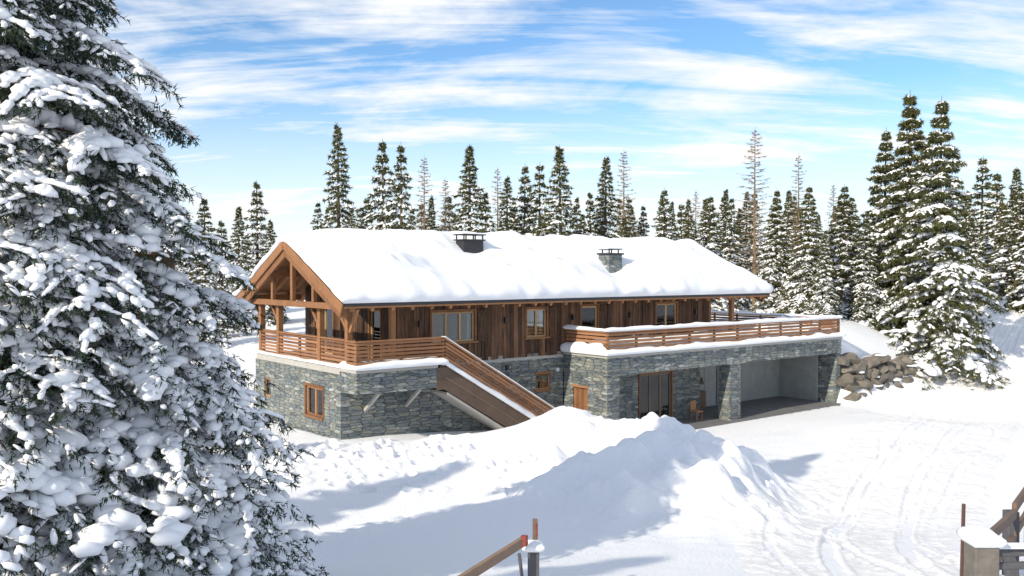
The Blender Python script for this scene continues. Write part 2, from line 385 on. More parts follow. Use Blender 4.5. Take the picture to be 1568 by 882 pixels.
p=B('timber_walls')
roofz=lambda w: 6.0+.485*(4.9-np.abs(w-3.8))
def planks(a0,a1,b,z0,ztop,ops,sw=False,inward=.05,ext=1):
    x=a0; edges=sorted([o[0] for o in ops]+[o[1] for o in ops]+[a1])
    while x<a1-1e-4:
        nx=x+random.choice((.13,.16,.2,.24))
        for e in edges:
            if x+1e-4<e<nx+.05: nx=e;break
        nx=min(nx,a1)
        segs=[(z0,ztop((x+nx)/2))]
        for o in ops:
            if o[0]-1e-3<(x+nx)/2<o[1]+1e-3:
                ns=[]
                for (q0,q1) in segs:
                    if o[2]>q0+.02: ns.append((q0,min(q1,o[2])))
                    if o[3]<q1-.02: ns.append((max(q0,o[3]),q1))
                segs=ns
        j=random.choice((0,.014,.026)); tn=random.choice((random.uniform(.0,.3),random.uniform(.15,.5),random.uniform(.4,.9)))
        for q0,q1 in segs:
            bb=sorted((b-ext*j,b+inward))
            p.box(x+.006,nx-.006,bb[0],bb[1],q0-random.uniform(0,.015),q1,WOODV,tn,sw)
        x=nx
OPF=[(3.95,6.0,4.29,5.5),(8.75,9.85,4.29,5.5),(11.9,12.9,FL,5.55),(16.83,18.3,FL,5.55)]
planks(2.2,20.8,.0,FL-.12,lambda x:6.35,OPF)
p.wall(2.25,20.75,FL-.1,6.35,.06,.14,OPF,WOODG,tone=.0)
OPG=[(.9,1.75,FL,5.6),(4.9,6.6,FL,5.7)]
planks(.03,7.6,2.2,FL,lambda w: float(roofz(w))-.12,OPG,sw=True)
p.wall(.1,7.5,FL,6.3,2.26,2.34,OPG,WOODG,sw=True,tone=0)
planks(.03,7.6,20.8,FL,lambda w: float(roofz(w))-.12,[],sw=True,inward=-.05,ext=-1)
planks(2.2,20.8,7.6,FL,lambda x:6.4,[],inward=-.05,ext=-1)
p.box(2.4,20.7,7.3,7.5,FL,6.3,INT,.5); p.box(20.5,20.7,.2,7.3,FL,6.3,INT,.5)
p.box(2.4,20.7,2.2,2.3,FL,6.3,INT,.5)
p.box(2.4,20.5,.15,2.2,FL+.005,FL+.03,INT,.5)
p.box(2.1,2.3,-.05,.15,FL-.1,6.4,WOODB,.8); p.box(20.72,20.88,-.05,.15,FL-.1,6.4,WOODB,.3)
p.obj(house)
wn=B('windows_and_doors')
def window(a0,a1,z0,z1,b,n,sw=False,door=False,trim=.1,inner=True,mat=WOODL,blind=0):
    d0,d1=b+.03,b+.11; f=.075
    X=lambda *k,**q: wn.box(*k,sw=sw,**q)
    X(a0,a1,d0,d1,z1-f,z1,mat); X(a0,a1,d0,d1,z0,z0+f,mat)
    X(a0,a0+f,d0,d1,z0+f,z1-f,mat); X(a1-f,a1,d0,d1,z0+f,z1-f,mat)
    for i in range(1,n):
        m=a0+(a1-a0)*i/n; X(m-.05,m+.05,d0+.004,d1,z0+f,z1-f,mat)
    X(a0+f,a1-f,b+.07,b+.08,z0+f,z1-f,GLASS)
    if trim:
        X(a0-trim,a1+trim,b-.05,b+.028,z1,z1+trim,WOODB,tone=.2); X(a0-trim,a0,b-.05,b+.028,z0,z1,WOODB,tone=.2); X(a1,a1+trim,b-.05,b+.028,z0,z1,WOODB,tone=.2)
        if not door: X(a0-trim-.05,a1+trim+.05,b-.10,b+.028,z0-.07,z0,WOODB,tone=.4)
    if inner:
        for (c0,c1) in ((a0+.02,a0+.1*(a1-a0)/n+.1),(a1-.1*(a1-a0)/n-.1,a1-.02)):
            k=int((c1-c0)/.05)
            for i in range(k):
                x=c0+(c1-c0)*i/k; X(x,x+(c1-c0)/k*1.0,b+.26+.025*(i%2),b+.275+.025*(i%2),z0,z1,CURT)
window(3.95,6.0,4.29,5.5,0,3); window(8.75,9.85,4.29,5.5,0,2); window(11.9,12.9,FL,5.55,0,1,door=True); window(16.83,18.3,FL,5.55,0,2,door=True)
window(9.24,10.09,2.0,2.68,.02,1,trim=0,mat=WOODB); window(1.43,2.89,1.56,2.68,.02,2,sw=True,trim=0,mat=WOODB); window(6.3,6.95,1.8,2.6,.02,1,sw=True,trim=0,mat=WOODB)
wn.box(1.4,2.92,-.06,.02,1.47,1.56,WOODB,.2,True); wn.box(1.32,1.43,-.03,.02,1.56,2.78,WOODB,.1,True); wn.box(2.89,3.0,-.03,.02,1.56,2.78,WOODB,.1,True); wn.box(1.43,2.89,-.03,.02,2.68,2.78,WOODB,.1,True)
wn.box(9.2,10.13,-.06,.0,1.92,2.0,WOODB,.4); wn.box(9.2,10.13,-.04,.0,2.68,2.78,WOODB,.4)
window(.9,1.75,FL,5.6,2.2,1,sw=True,door=True); window(4.9,6.6,FL,5.7,2.2,2,sw=True,door=True)
window(14.74,16.9,.03,2.35,-.9,3,door=True,trim=.08,mat=WOODG)
for i in range(6): wn.box(-1.53+i*.155,-1.53+i*.155+.15,10.93,10.98,.0,2.08,WOODB,random.uniform(.0,.4),True)
wn.box(-1.6,-.55,10.83,10.9,2.1,2.2,WOODB,.5,True)
for (a0,a1) in ((6.12,6.55),(9.97,10.4),(13.02,13.45),(18.42,18.85)):
    z0=4.25 if a0<11 else FL+.05
    for i in range(3):
        q=(a1-a0)/3; wn.box(a0+i*q,a0+i*q+q-.008,-.075,-.04,z0,5.55,WOODV,random.uniform(.0,.4))
    wn.box(a0,a1,-.095,-.076,z0+.15,z0+.25,WOODV,.2); wn.box(a0,a1,-.095,-.076,5.3,5.4,WOODV,.2)
wn.obj(house,.004)
r_=B('lower_room'); r_.box(11.3,18.6,2.0,2.1,0,2.95,PLASTER,.5); r_.box(14.0,14.1,-.55,2.0,0.03,2.9,PLASTER,.5); r_.box(11.2,18.7,-.55,2.0,.031,.05,INT,.5)
r_.box(15.0,16.4,.6,1.3,.05,.8,WOODB,.4); r_.obj(house)
l=B('wall_lamps')
for x in (3.3,7.5,11.3,14.9,19.6): l.box(x,x+.1,-.14,-.03,4.95,5.2,METAL,.5)
for x in (7.6,): l.box(x,x+.14,-.12,-.002,3.0,3.2,METAL,.5)
l.box(10.35,10.5,-.14,-.002,2.75,2.9,WHITE,.5)
l.obj(house,.01)

r=B('roof')
E0,E1=-.45,24.2
def rz(w): return 6.0+.485*(4.9-abs(w-3.8))
for sgn in (-1,1):
    we=3.8+sgn*4.9
    r.prism([(we,rz(we)-.16),(3.8,rz(3.8)-.16),(3.8,rz(3.8)-.0),(we,rz(we)-.0)],E0,E1,WOODB,.4,True)
    r.prism([(we+sgn*.03,rz(we)-.10),(we+sgn*.03,rz(we)+.05),(3.8,rz(3.8)+.055),(3.8,rz(3.8)+.003),(we,rz(we)+.003)],E0-.06,E1+.06,METAL,.5,True)
    for x in (E0-.05,E1+.05):
        r.beam((x,we,rz(we)-.20),(x,3.8,rz(3.8)-.20),.07,.34,WOODB,.35)
        k=.09 if x<0 else -.09
        r.beam((x+k,we-sgn*.25,rz(we)-.42),(x+k,3.8,rz(3.8)-.54),.08,.26,WOODB,.2)
    u=E0+.35
    while u<E1:
        r.beam((u,we-sgn*.05,rz(we)-.25),(u,3.8,rz(3.8)-.27),.12,.17,WOODB); u+=.85
    r.box(E0+.01,E1-.01,we-.02,we+.02,rz(we)-.20,rz(we)-.105,WOODB,.8)
for w,dz in ((-.3,.42),(1.9,.45),(3.8,.55),(5.7,.45),(7.9,.42)):
    r.box(E0+.12,2.1,w-.11,w+.11,rz(w)-dz-.12,rz(w)-dz+.12,WOODB,.5)
    r.box(20.9,E1-.12,w-.11,w+.11,rz(w)-dz-.12,rz(w)-dz+.12,WOODB,.6)
r.box(2.1,20.9,-.41,-.19,rz(-.3)-.54,rz(-.3)-.30,WOODB,.5)
r.box(E0,E1,-1.22,-1.13,rz(-1.1)-.13,rz(-1.1)-.02,METAL,.5)
r.box(E0+.25,E0+.43,-.3,7.9,5.72,5.95,WOODB,.3)
for w in (1.9,5.7): r.box(E0+.26,E0+.42,w-.09,w+.09,5.95,rz(w)-.55,WOODB,.3)
r.box(E0+.26,E0+.42,3.7,3.9,5.95,rz(3.8)-.6,WOODB,.3)
r.obj(house,.01)
q=B('timber_posts')
for w in (-.32,1.9,5.7,7.55):
    q.box(.05,.27,w-.11,w+.11,FL,5.72,WOODB,.4)
    q.beam((.16,w+.1,5.0),(.16,w+.75,5.68),.12,.12,WOODB,.3)
for w in (-.3,7.7): q.box(22.1,22.32,w-.11,w+.11,FL,5.75,WOODB,.5)
q.beam((.16,-.45,4.9),(.16,-1.0,5.78),.12,.13,WOODB,.6)
q.obj(house,.012)
rl=B('balcony_railings')
def rail(a0,a1,b,z0,n=6,sw=False,h=.95,posts=True,side=-1):
    pitch=h/(n); 
    for i in range(n):
        z=z0+.06+i*pitch
        rl.box(a0,a1,b-.018,b+.018,z,z+pitch*.68,WOODH,random.uniform(.1,.7),sw)
    rl.box(a0-.02,a1+.02,b-.07,b+.07,z0+h+.03,z0+h+.085,WOODH,.5,sw)
    if posts:
        k=max(1,round((a1-a0)/1.7))
        for i in range(k+1):
            x=a0+.05+(a1-a0-.1)*i/k; rl.box(x-.05,x+.05,b+.02,b+.11,z0,z0+h+.03,WOODH,.2,sw)
rail(.0,3.75,-1.2,FL+.12,6,h=.83)
rail(-1.2,-.45,.0,FL+.12,6,True,h=.83); rail(-.2,1.78,.1,FL,7,True); rail(2.02,5.58,.1,FL,7,True); rail(5.82,7.45,.1,FL,7,True)
rail(10.9,28.4,-2.7,FL+.12,5,h=.78); rail(-2.65,-.1,10.9,FL+.12,5,True,h=.78); rail(-2.65,7.5,28.4,FL+.12,5,True,h=.78)
zl=lambda u: FL-.05-.59*(u-3.75)
U1=9.35
for i in range(5):
    o=.26+i*.14
    rl.prism([(3.78,zl(3.78)+o),(U1,zl(U1)+o),(U1,zl(U1)+o+.10),(3.78,zl(3.78)+o+.10)],-1.215,-1.18,WOODH,random.uniform(.1,.65))
rl.prism([(3.7,zl(3.7)+.98),(U1,zl(U1)+.98),(U1,zl(U1)+1.04),(3.7,zl(3.7)+1.04)],-1.27,-1.13,WOODH,.6)
for u in (3.85,5.2,6.6,8.0,9.25): rl.box(u-.05,u+.05,-1.175,-1.09,zl(u)-.05,zl(u)+.98,WOODH,.2)
rl.obj(house,.006)
st=B('outside_stairs')
st.prism([(3.39,FL-.13),(3.39,2.62),(3.75+.0,2.62-.0),(U1-.25,zl(U1-.25)-.95),(U1,zl(U1)-.9),(U1,zl(U1)),(3.85,zl(3.85)),(3.6,FL-.13)],-1.2,-1.12,WOODG,.15)
st.prism([(3.9,2.50),(3.9,2.40),(U1,zl(U1)-1.17),(U1,zl(U1)-1.05)],-1.19,-.05,CONC,.5)
st.beam((3.75,-1.215,zl(3.75)-.45),(U1,-1.215,zl(U1)-.45),.03,.06,WOODG,.4)
n=18
for i in range(n):
    u=3.6+i*(U1-3.6)/n; z=zl(u)-.1
    st.box(u,u+.36,-1.11,-.02,z-.12,z,WOODG,.5)
st.obj(house,.006)
def slope_snow(name,u0,u1,y0,y1,off,T,R):
    return snow_slab(name,u0,u1,y0,y1,lambda X,Y: zl(X)+off,T,R,house,.12,nz=.15)
slope_snow('snow_on_stair_edge',3.75,U1+.05,-1.28,-1.06,.0,.24,.08)
slope_snow('snow_on_stair_treads',3.6,U1,-1.1,-.03,-.04,.22,.2)
slope_snow('snow_on_stair_rail',3.72,U1,-1.27,-1.13,1.045,.07,.06)
snow_slab('snow_on_balcony',-.06,3.75,-1.34,-.02,lambda X,Y:FL+0*X,.24,.12,house,.15)
snow_slab('snow_on_loggia_edge',-.08,.26,.0,7.6,lambda X,Y:FL+0*X,.1,.1,house,.15)
snow_slab('snow_on_terrace',10.7,28.62,-2.88,-.05,lambda X,Y:FL+0*X,.42,.22,house,.15,gx=lambda X,Y:.55+.6*ss((Y+2.75)/.5))
snow_slab('snow_on_terrace_end',20.9,28.58,-.1,7.5,lambda X,Y:FL+.0*X,.45,.3,house,.2)
snow_slab('snow_on_terrace_rail',10.85,28.45,-2.78,-2.62,lambda X,Y:FL+.985+0*X,.17,.07,house,.12)
snow_slab('snow_on_terrace_rail_side',-2.68,-.1,10.82,10.98,lambda X,Y:FL+.985+0*X,.16,.07,house,.12,sw=True)
snow_slab('snow_on_rail_end',-2.68,7.4,28.32,28.48,lambda X,Y:FL+.985+0*X,.12,.07,house,.12,sw=True)
snow_slab('snow_covered_table',23.5,25.6,-1.6,-.4,lambda X,Y:FL+.1+0*X,1.05,.35,house,.12)
snow_slab('snow_covered_bench',26.2,27.4,-.9,.3,lambda X,Y:FL+.1+0*X,.95,.35,house,.12)
def roofsn(X,Y): 
    d=np.sqrt((Y-3.8)**2+.35**2)
    return 6.0+.06+.485*(4.9-d)
def thick(X,Y):
    e=.52+.48*ss((X+.4)/2.6)
    drift=1+.6*np.exp(-((X-1.8)/1.5)**2-((Y+.0)/.9)**2)+.3*np.exp(-((X-11.5)/2.8)**2-((Y+.3)/1.0)**2)+.25*np.exp(-((X-18)/2)**2-((Y-.3)/1.4)**2)-.25*np.exp(-((X-5.5)/1.6)**2-((Y-1.3)/.8)**2)
    mel=1-.7*np.exp(-((X-14.3)/.9)**2-((Y-.2)/.7)**2)-.5*np.exp(-((X-7.4)/1.0)**2-((Y-1.9)/.6)**2)
    fine=1+.22*vn(X,Y*1.6,.9,91)+.10*vn(X,Y,.4,92)
    return e*drift*mel*fine
snow_slab('roof_snow',E0-.06,E1+.08,-1.24,8.8,roofsn,.66,.75,house,.12,nz=.22,ns=2.6,bulge=.14,gx=thick)
ch=B('chimneys')
ch.box(14.1,14.95,.45,1.15,6.6,7.9,STONE,.5); ch.box(14.03,15.02,.38,1.22,7.9,7.98,METAL,.5)
for a,b_ in ((14.2,.55),(14.8,.55),(14.2,1.0),(14.8,1.0)): ch.box(a,a+.05,b_,b_+.05,7.98,8.13,METAL,.5)
ch.box(14.08,14.97,.44,1.16,8.13,8.16,METAL,.5)
ch.box(6.9,7.95,2.0,2.6,7.3,8.45,METAL,.5); ch.box(6.82,8.03,1.92,2.68,8.45,8.5,METAL,.5)
for a in (6.9,7.4,7.9):
    for b_ in (2.0,2.55): ch.box(a,a+.05,b_,b_+.05,8.5,8.68,METAL,.5)
ch.box(6.8,8.05,1.9,2.7,8.68,8.72,METAL,.5)
ch.obj(house,.006)
snow_slab('chimney_snow',14.1,14.95,.46,1.14,lambda X,Y:8.16+0*X,.14,.2,house,.1)
snow_slab('chimney_snow_b',6.85,8.0,1.95,2.65,lambda X,Y:8.72+0*X,.05,.15,house,.1)

def tmpl(sub):
    bm=bmesh.new(); bmesh.ops.create_icosphere(bm,subdivisions=sub,radius=1)
    V=np.array([v.co[:] for v in bm.verts]); Fc=np.array([[v.index for v in f.verts] for f in bm.faces]); bm.free(); return V,Fc
T1=tmpl(1);T2=tmpl(2);T3=tmpl(3)
bw=B('boulder_retaining_wall')
def boulder(u,w,z,a,bd,h):
    V=T3[0].copy()*1.3
    V=np.sign(V)*np.abs(V)**.8
    for k in range(12):
        nv=rng.normal(size=3); nv/=np.linalg.norm(nv); d=rng.uniform(.72,.98)
        e=np.clip(V@nv-d,0,None); V=V-e[:,None]*nv
    V=V*np.array([a,bd,h])+np.array([u,w,z]); bw.add(V.tolist(),T3[1].tolist(),ROCK,.5)
for row in range(5):
    u=28.75+.25*(row%2)
    while u<38.8:
        a=random.uniform(.35,.7); x=(u-28.6)/9.9
        base=.25+.9*x; top=2.55-1.0*x
        z=base+row*.5+random.uniform(-.06,.06)
        if z<top:
            boulder(u,-3.1+row*.12+random.uniform(-.08,.06),z,a,.5,random.uniform(.28,.34))
            if random.random()<.25:
                V=T2[0].copy()*np.array([a*.8,.34,.09]); V+=np.array([u,-3.3+row*.12,z+.27]); bw.add(V.tolist(),T2[1].tolist(),SNOW)
        u+=a*1.7
bo=bw.obj(None); bo.location=(W0[0],W0[1],0); bo.rotation_euler=(0,0,th)

# ---------------------------------------------------------------- trees
def trimesh(name,parts,mats):
    V=[];Tn=[];MI=[];SM=[];k=0
    for v,t,m,sm in parts:
        if len(v)==0: continue
        V.append(v);Tn.append(t+k);MI.append(np.full(len(t),m));SM.append(np.full(len(t),sm));k+=len(v)
    V=np.concatenate(V);Tn=np.concatenate(Tn);MI=np.concatenate(MI);SM=np.concatenate(SM)
    me=bpy.data.meshes.new(name); me.vertices.add(len(V)); me.vertices.foreach_set('co',V.ravel().astype(np.float32))
    me.loops.add(Tn.size); me.loops.foreach_set('vertex_index',Tn.ravel().astype(np.int32))
    me.polygons.add(len(Tn)); me.polygons.foreach_set('loop_start',(np.arange(len(Tn))*3).astype(np.int32))
    me.polygons.foreach_set('material_index',MI.astype(np.int32)); me.polygons.foreach_set('use_smooth',SM.astype(bool))
    for m in mats: me.materials.append(m)
    me.update(calc_edges=True); return me
def norm(a): return a/np.maximum(np.linalg.norm(a,axis=-1,keepdims=True),1e-9)
def blades(P0,P1,n,ln,wd,rg,spread=.8,down=.15):
    P0=np.repeat(P0,n,0);P1=np.repeat(P1,n,0); t=rg.random(len(P0))[:,None]
    base=P0+(P1-P0)*t; fw=norm(P1-P0); rd=norm(rg.normal(size=base.shape))
    d=norm(fw*.65+rd*spread+np.array([0,0,-down])); L=ln*(.6+.8*rg.random((len(base),1)))
    sd=norm(np.cross(d,rg.normal(size=base.shape)))*wd*.5
    V=np.stack([base-sd,base+sd,base+d*L],1).reshape(-1,3)
    return V,np.arange(len(V)).reshape(-1,3)
def lumps(Cn,X,S,tm,rg,jit=.12):
    X=norm(X); up=np.array([0,0,1.0]); Yv=norm(np.cross(np.broadcast_to(up,X.shape),X)); Zv=np.cross(X,Yv)
    tv,tf=tm; tv=tv.copy(); tv[:,2]=np.where(tv[:,2]<0,tv[:,2]*.35,tv[:,2])
    n=len(Cn); W=tv[None]*(1+jit*rg.normal(size=(n,len(tv),1)))
    V=Cn[:,None]+W[...,0:1]*S[:,None,0:1]*X[:,None]+W[...,1:2]*S[:,None,1:2]*Yv[:,None]+W[...,2:3]*S[:,None,2:3]*Zv[:,None]
    Fc=tf[None]+np.arange(n)[:,None,None]*len(tv)
    return V.reshape(-1,3),Fc.reshape(-1,3)
def prisms(P0,P1,r0,r1):
    d=norm(P1-P0); a=norm(np.cross(d,np.array([.3,.5,.8]))); b=np.cross(d,a); vs=[]
    for P,r_ in ((P0,r0),(P1,r1)):
        for k in range(3):
            an=k*2.0944; vs.append(P+(a*math.cos(an)+b*math.sin(an))*r_[:,None])
    V=np.stack(vs,1).reshape(-1,3); f=np.array([[0,1,4],[0,4,3],[1,2,5],[1,5,4],[2,0,3],[2,3,5]])
    return V,(f[None]+np.arange(len(P0))[:,None,None]*6).reshape(-1,3)
def spruce(name,Ht,R,seed,nbr,nside,nblade,bl,bw_,sub=0,snow=1.0,tm=T1,z0=.06,droop=1.0,mats=None,pw=.85,lumpw=1.0,axn=5,irr=.25,subl=.55,sidew=.13,tiers=0,jit=.12,chunk=0):
    rg=np.random.default_rng(seed); rd=random.Random(seed)
    S0=[];S1=[];B0=[];B1=[];R0=[];R1=[];LC=[];LX=[];LS=[];MC=[];MX=[];MS=[]
    k=10;hs=np.linspace(0,Ht,9);rr=Ht*.016*(1-hs/Ht)**.8+.012
    lean=rg.normal(size=2)*.01
    cen=np.stack([lean[0]*hs,lean[1]*hs,hs],1)
    an=np.arange(k)/k*2*math.pi
    TV=(cen[:,None]+np.stack([np.cos(an),np.sin(an),an*0],1)[None]*rr[:,None,None]).reshape(-1,3)
    i=np.arange(8)[:,None]*k; j=np.arange(k)[None]; a=i+j; b=i+(j+1)%k
    TF=np.concatenate([np.stack([a,b,b+k],-1).reshape(-1,3),np.stack([a,b+k,a+k],-1).reshape(-1,3)])
    az=rd.random()*6
    def put(a_,e_,hw,vs=.65):
        ln=np.linalg.norm(e_-a_); X_=e_-a_
        if not chunk:
            LC.append((a_+e_)/2+np.array([0,0,hw*.28]));LX.append(X_);LS.append((ln*.6,hw,hw*vs*rd.uniform(.8,1.2))); return
        nc=max(1,int(round(ln/chunk))); latv=np.array([-X_[1],X_[0],0])/max(ln,1e-6)
        for q in range(nc):
            t=(q+.5+rd.uniform(-.25,.25))/nc; h2=hw*rd.uniform(.55,1.25)*(1.1-.45*t)
            LC.append(a_+X_*t+latv*rd.uniform(-.45,.45)*hw+np.array([0,0,h2*.3])); LX.append(X_+latv*rd.uniform(-.5,.5)*ln); LS.append((ln/nc*rd.uniform(.65,1.05),h2,h2*vs*rd.uniform(.75,1.25)))
    for n in range(nbr):
        f=(n+rd.random()*.7)/nbr
        if tiers:
            g=f*tiers; f=(math.floor(g)+.5+(g-math.floor(g)-.5)*.6)/tiers
        h=Ht*(z0+(0.985-z0)*f)
        az+=2.4+rd.uniform(-.35,.35)
        prof=(1-f)**pw
        Lr=R*prof*(1-irr+2*irr*rd.random())+.12
        if f>.9: Lr=Lr*.8
        up=.30*f**1.5+.0+rd.uniform(-.05,.08); dr=(.62-.35*f)*droop*rd.uniform(.75,1.25)
        rad=np.array([math.cos(az),math.sin(az),0]); tan=np.array([-rad[1],rad[0],0])
        bend=rd.uniform(-.12,.12); load=rd.uniform(.65,1.3)
        org=np.array([lean[0]*h,lean[1]*h,h])
        def P(s): return org+rad*Lr*s*(1-.12*s)+tan*bend*Lr*s*s+np.array([0,0,Lr*(up*s-dr*s*s+.18*dr*s**4)])
        pts=[P(s) for s in np.linspace(0,1,axn+1)]
        for i_ in range(axn):
            B0.append(pts[i_]);B1.append(pts[i_+1]);q0=1-i_/axn;R0.append(.010*Lr*q0+.004);R1.append(.010*Lr*(q0-1/axn)+.003)
            if i_>0: S0.append(pts[i_]);S1.append(pts[i_+1])
            if i_>0 and rd.random()<snow*load and (i_<axn-1 or not sub):
                put(pts[i_],pts[i_+1],(.055+.03*Lr)*lumpw*(1.2-.5*i_/axn)*rd.uniform(.9,1.4))
        ns=max(3,int(nside*(.35+.65*Lr/R)))
        for m in range(ns):
            s=.14+.84*(m+rd.random()*.6)/ns; sg=1 if m%2 else -1
            ls=(Lr*.42*(1-s)**.7*min(1,s*3.2)+.09*Lr+.06)*rd.uniform(.7,1.2)
            p0=P(s); dirv=rad*rd.uniform(.5,.8)+tan*sg*rd.uniform(.6,.95); dirv/=np.linalg.norm(dirv)
            dz=-rd.uniform(.15,.55)*droop
            pm=p0+dirv*ls*.55+np.array([0,0,dz*ls*.35]); p1=p0+dirv*ls+np.array([0,0,dz*ls*1.05])
            S0+= [p0,pm];S1+=[pm,p1]
            if rd.random()<snow*load:
                hw=(.03+sidew*ls)*lumpw*rd.uniform(.7,1.3)
                put(p0+(pm-p0)*.1,pm,hw)
                if rd.random()<.65: put(pm,pm+(p1-pm)*.75,hw*.8)
            if sub:
                nn=max(2,int(sub*ls/(.35*R)+1.5))
                for q_ in range(nn):
                    t=(q_+.6)/nn; b0=p0+(p1-p0)*t+np.array([0,0,(.55-abs(t-.5))*.08*ls])
                    for s2 in (-1,1):
                        lt=(.16+.30*ls*(1-t))*rd.uniform(.7,1.3)
                        sd=np.array([-dirv[1],dirv[0],0])*s2
                        dd=dirv*.6+sd*rd.uniform(.4,.8)+np.array([0,0,-rd.uniform(.3,1.1)*droop]); dd/=np.linalg.norm(dd)
                        e=b0+dd*lt; S0.append(b0);S1.append(e)
                        if rd.random()<subl*load:
                            hw=rd.uniform(.03,.06)*lumpw; MC.append(b0+dd*lt*.3+np.array([0,0,hw*.4]));MX.append(dd);MS.append((lt*.33,hw,hw*.7))
    S0=np.array(S0);S1=np.array(S1)
    parts=[(TV,TF,0,True)]
    v,t=prisms(np.array(B0),np.array(B1),np.array(R0),np.array(R1)); parts.append((v,t,0,False))
    v,t=blades(S0,S1,nblade,bl,bw_,rg); parts.append((v,t,1,False))
    v,t=lumps(np.array(LC),np.array(LX),np.array(LS),tm,rg,jit); parts.append((v,t,2,True))
    if MC: v,t=lumps(np.array(MC),np.array(MX),np.array(MS),T1,rg,.15); parts.append((v,t,2,True))
    return trimesh(name,parts,mats or [BARK,NEED,SNOWT])
def larch(name,Ht,R,seed,nbr=110):
    rg=np.random.default_rng(seed); rd=random.Random(seed); B0=[];B1=[];R0=[];R1=[];S0=[];S1=[];LC=[];LX=[];LS=[]
    az=0
    for n in range(nbr):
        f=(n+rd.random())/nbr; h=Ht*(.12+.86*f); az+=2.4+rd.uniform(-.4,.4); Lr=R*(1-f)**.7*rd.uniform(.5,1.15)+.15
        rad=np.array([math.cos(az),math.sin(az),0]);tan=np.array([-rad[1],rad[0],0]); o=np.array([0,0,h])
        P=lambda s:o+rad*Lr*s+np.array([0,0,Lr*(.15*s+.18*s**3-.15*s*s)])
        for i in range(3):
            a=P(i/3);b=P((i+1)/3);B0.append(a);B1.append(b);R0.append(.03*(1-i/3.3));R1.append(.03*(1-(i+1)/3.3))
        S0.append(P(.1));S1.append(P(1))
        for m in range(7):
            s=rd.uniform(.2,1); sg=rd.choice((-1,1)); l_=Lr*.3*rd.uniform(.5,1.2); a=P(s); b=a+(rad*.6+tan*sg*.8)*l_+np.array([0,0,rd.uniform(-.4,.1)*l_])
            S0.append(a);S1.append(b);B0.append(a);B1.append(b);R0.append(.012);R1.append(.006)
        if rd.random()<.5: LC.append(P(.5)+np.array([0,0,.04]));LX.append(P(.8)-P(.2));LS.append((Lr*.3,.05,.035))
    B0.append(np.array([0,0,0.]));B1.append(np.array([0,0,Ht]));R0.append(Ht*.013);R1.append(.015)
    v,t=prisms(np.array(B0),np.array(B1),np.array(R0),np.array(R1)); parts=[(v,t,0,False)]
    v,t=blades(np.array(S0),np.array(S1),6,.16,.02,rg,.9,.1); parts.append((v,t,0,False))
    v,t=lumps(np.array(LC),np.array(LX),np.array(LS),T1,rg); parts.append((v,t,1,True))
    return trimesh(name,parts,[LARCH,SNOWT])
FAR=[spruce('spruce_far_%d'%i,12,R,40+i,nb,9,7,.24,.085,0,sn,T1,z0=.04,droop=dr,lumpw=lw,axn=3,irr=.4,pw=pw_,tiers=ti) for i,(R,nb,sn,dr,lw,pw_,ti) in enumerate(((2.9,110,.75,.8,1.3,.95,17),(2.3,100,.65,.9,1.25,.9,0),(3.3,125,.8,.8,1.4,1.0,15),(2.5,95,.8,1.0,1.4,.85,18),(3.0,110,.6,.7,1.25,1.05,0)))]
MID=[spruce('spruce_mid_%d'%i,13,R,60+i,nb,14,9,.16,.045,1.6,sn,T1,z0=.03,droop=dr,lumpw=1.15,irr=.33,pw=pw_,subl=.25,tiers=ti) for i,(R,nb,sn,dr,pw_,ti) in enumerate(((3.1,150,.75,.85,.9,20),(3.6,160,.68,.8,.95,18),(2.7,140,.75,.9,.85,21)))]
LAR=[larch('larch_mesh_%d'%i,14,R,80+i) for i,R in enumerate((1.7,2.4))]
def place(me,name,px,topy,Y,hm,rzr=None,sxy=1.0,parent=None,base=None):
    x=(px-CX)/F*Y; z=Hs(x,Y)-.15; top=CAMZ-(topy-HOR)/F*Y; s_=(top-z)/hm
    o=bpy.data.objects.new(name,me); link(o,parent); o.location=(x,Y,z); o.rotation_euler=(0,0,random.uniform(0,6.28)); o.scale=(s_*sxy,s_*sxy,s_); return o
for k,(px,ty,Y) in enumerate(((395,275,60),(520,188,58),(588,213,64),(615,217,60),(718,222,62),(745,292,70),(776,268,68),(802,250,70),(825,248,64),(860,222,62),(905,292,75),(925,238,66),(1015,287,60),(985,312,70),(660,300,66),(560,300,75),(1055,303,66),(1085,298,64),(1120,300,72),(365,315,58),(340,335,50),(415,335,58),(310,345,46))):
    place(FAR[k%5],'spruce_tree',px,ty,Y,12,sxy=random.uniform(.78,1.05))
for k,(px,ty,Y) in enumerate(((1190,288,60),(1235,283,56),(1290,282,58),(1352,195,60),(1393,138,56),(1436,148,53),(1262,350,54),(1325,330,56))):
    place(MID[(k+1)%3] if k<4 else MID[(0,1,2,1)[k-4]],'spruce_tree',px,ty,Y,13,sxy=random.uniform(.8,1.0))
for k,(px,ty,Y) in enumerate(((1500,238,85),(1528,262,80),(1556,255,72),(1478,290,75),(1600,230,70))):
    place(FAR[(k*2)%5],'spruce_tree',px,ty,Y,12)
for k,(px,ty,Y) in enumerate(((650,238,78),(682,272,80),(955,228,80),(1155,195,66),(1222,235,76),(762,255,85),(1275,280,80),(1065,290,82))):
    place(LAR[1 if px==1155 else 0],'larch_tree',px,ty,Y,14,sxy=1.0)
forest=empty('distant_forest')
for k in range(185):
    px=random.uniform(440,1900) if k<150 else random.uniform(-900,330); Y=random.uniform(72,125) if px>0 else random.uniform(70,110)
    if 560>px>440 and random.random()<.4: continue
    ty=random.uniform(285,350)+ (0 if px>1100 else 10)
    place(random.choice(FAR),'forest_spruce',px,ty,Y,12,parent=forest,sxy=random.uniform(.75,1.1))
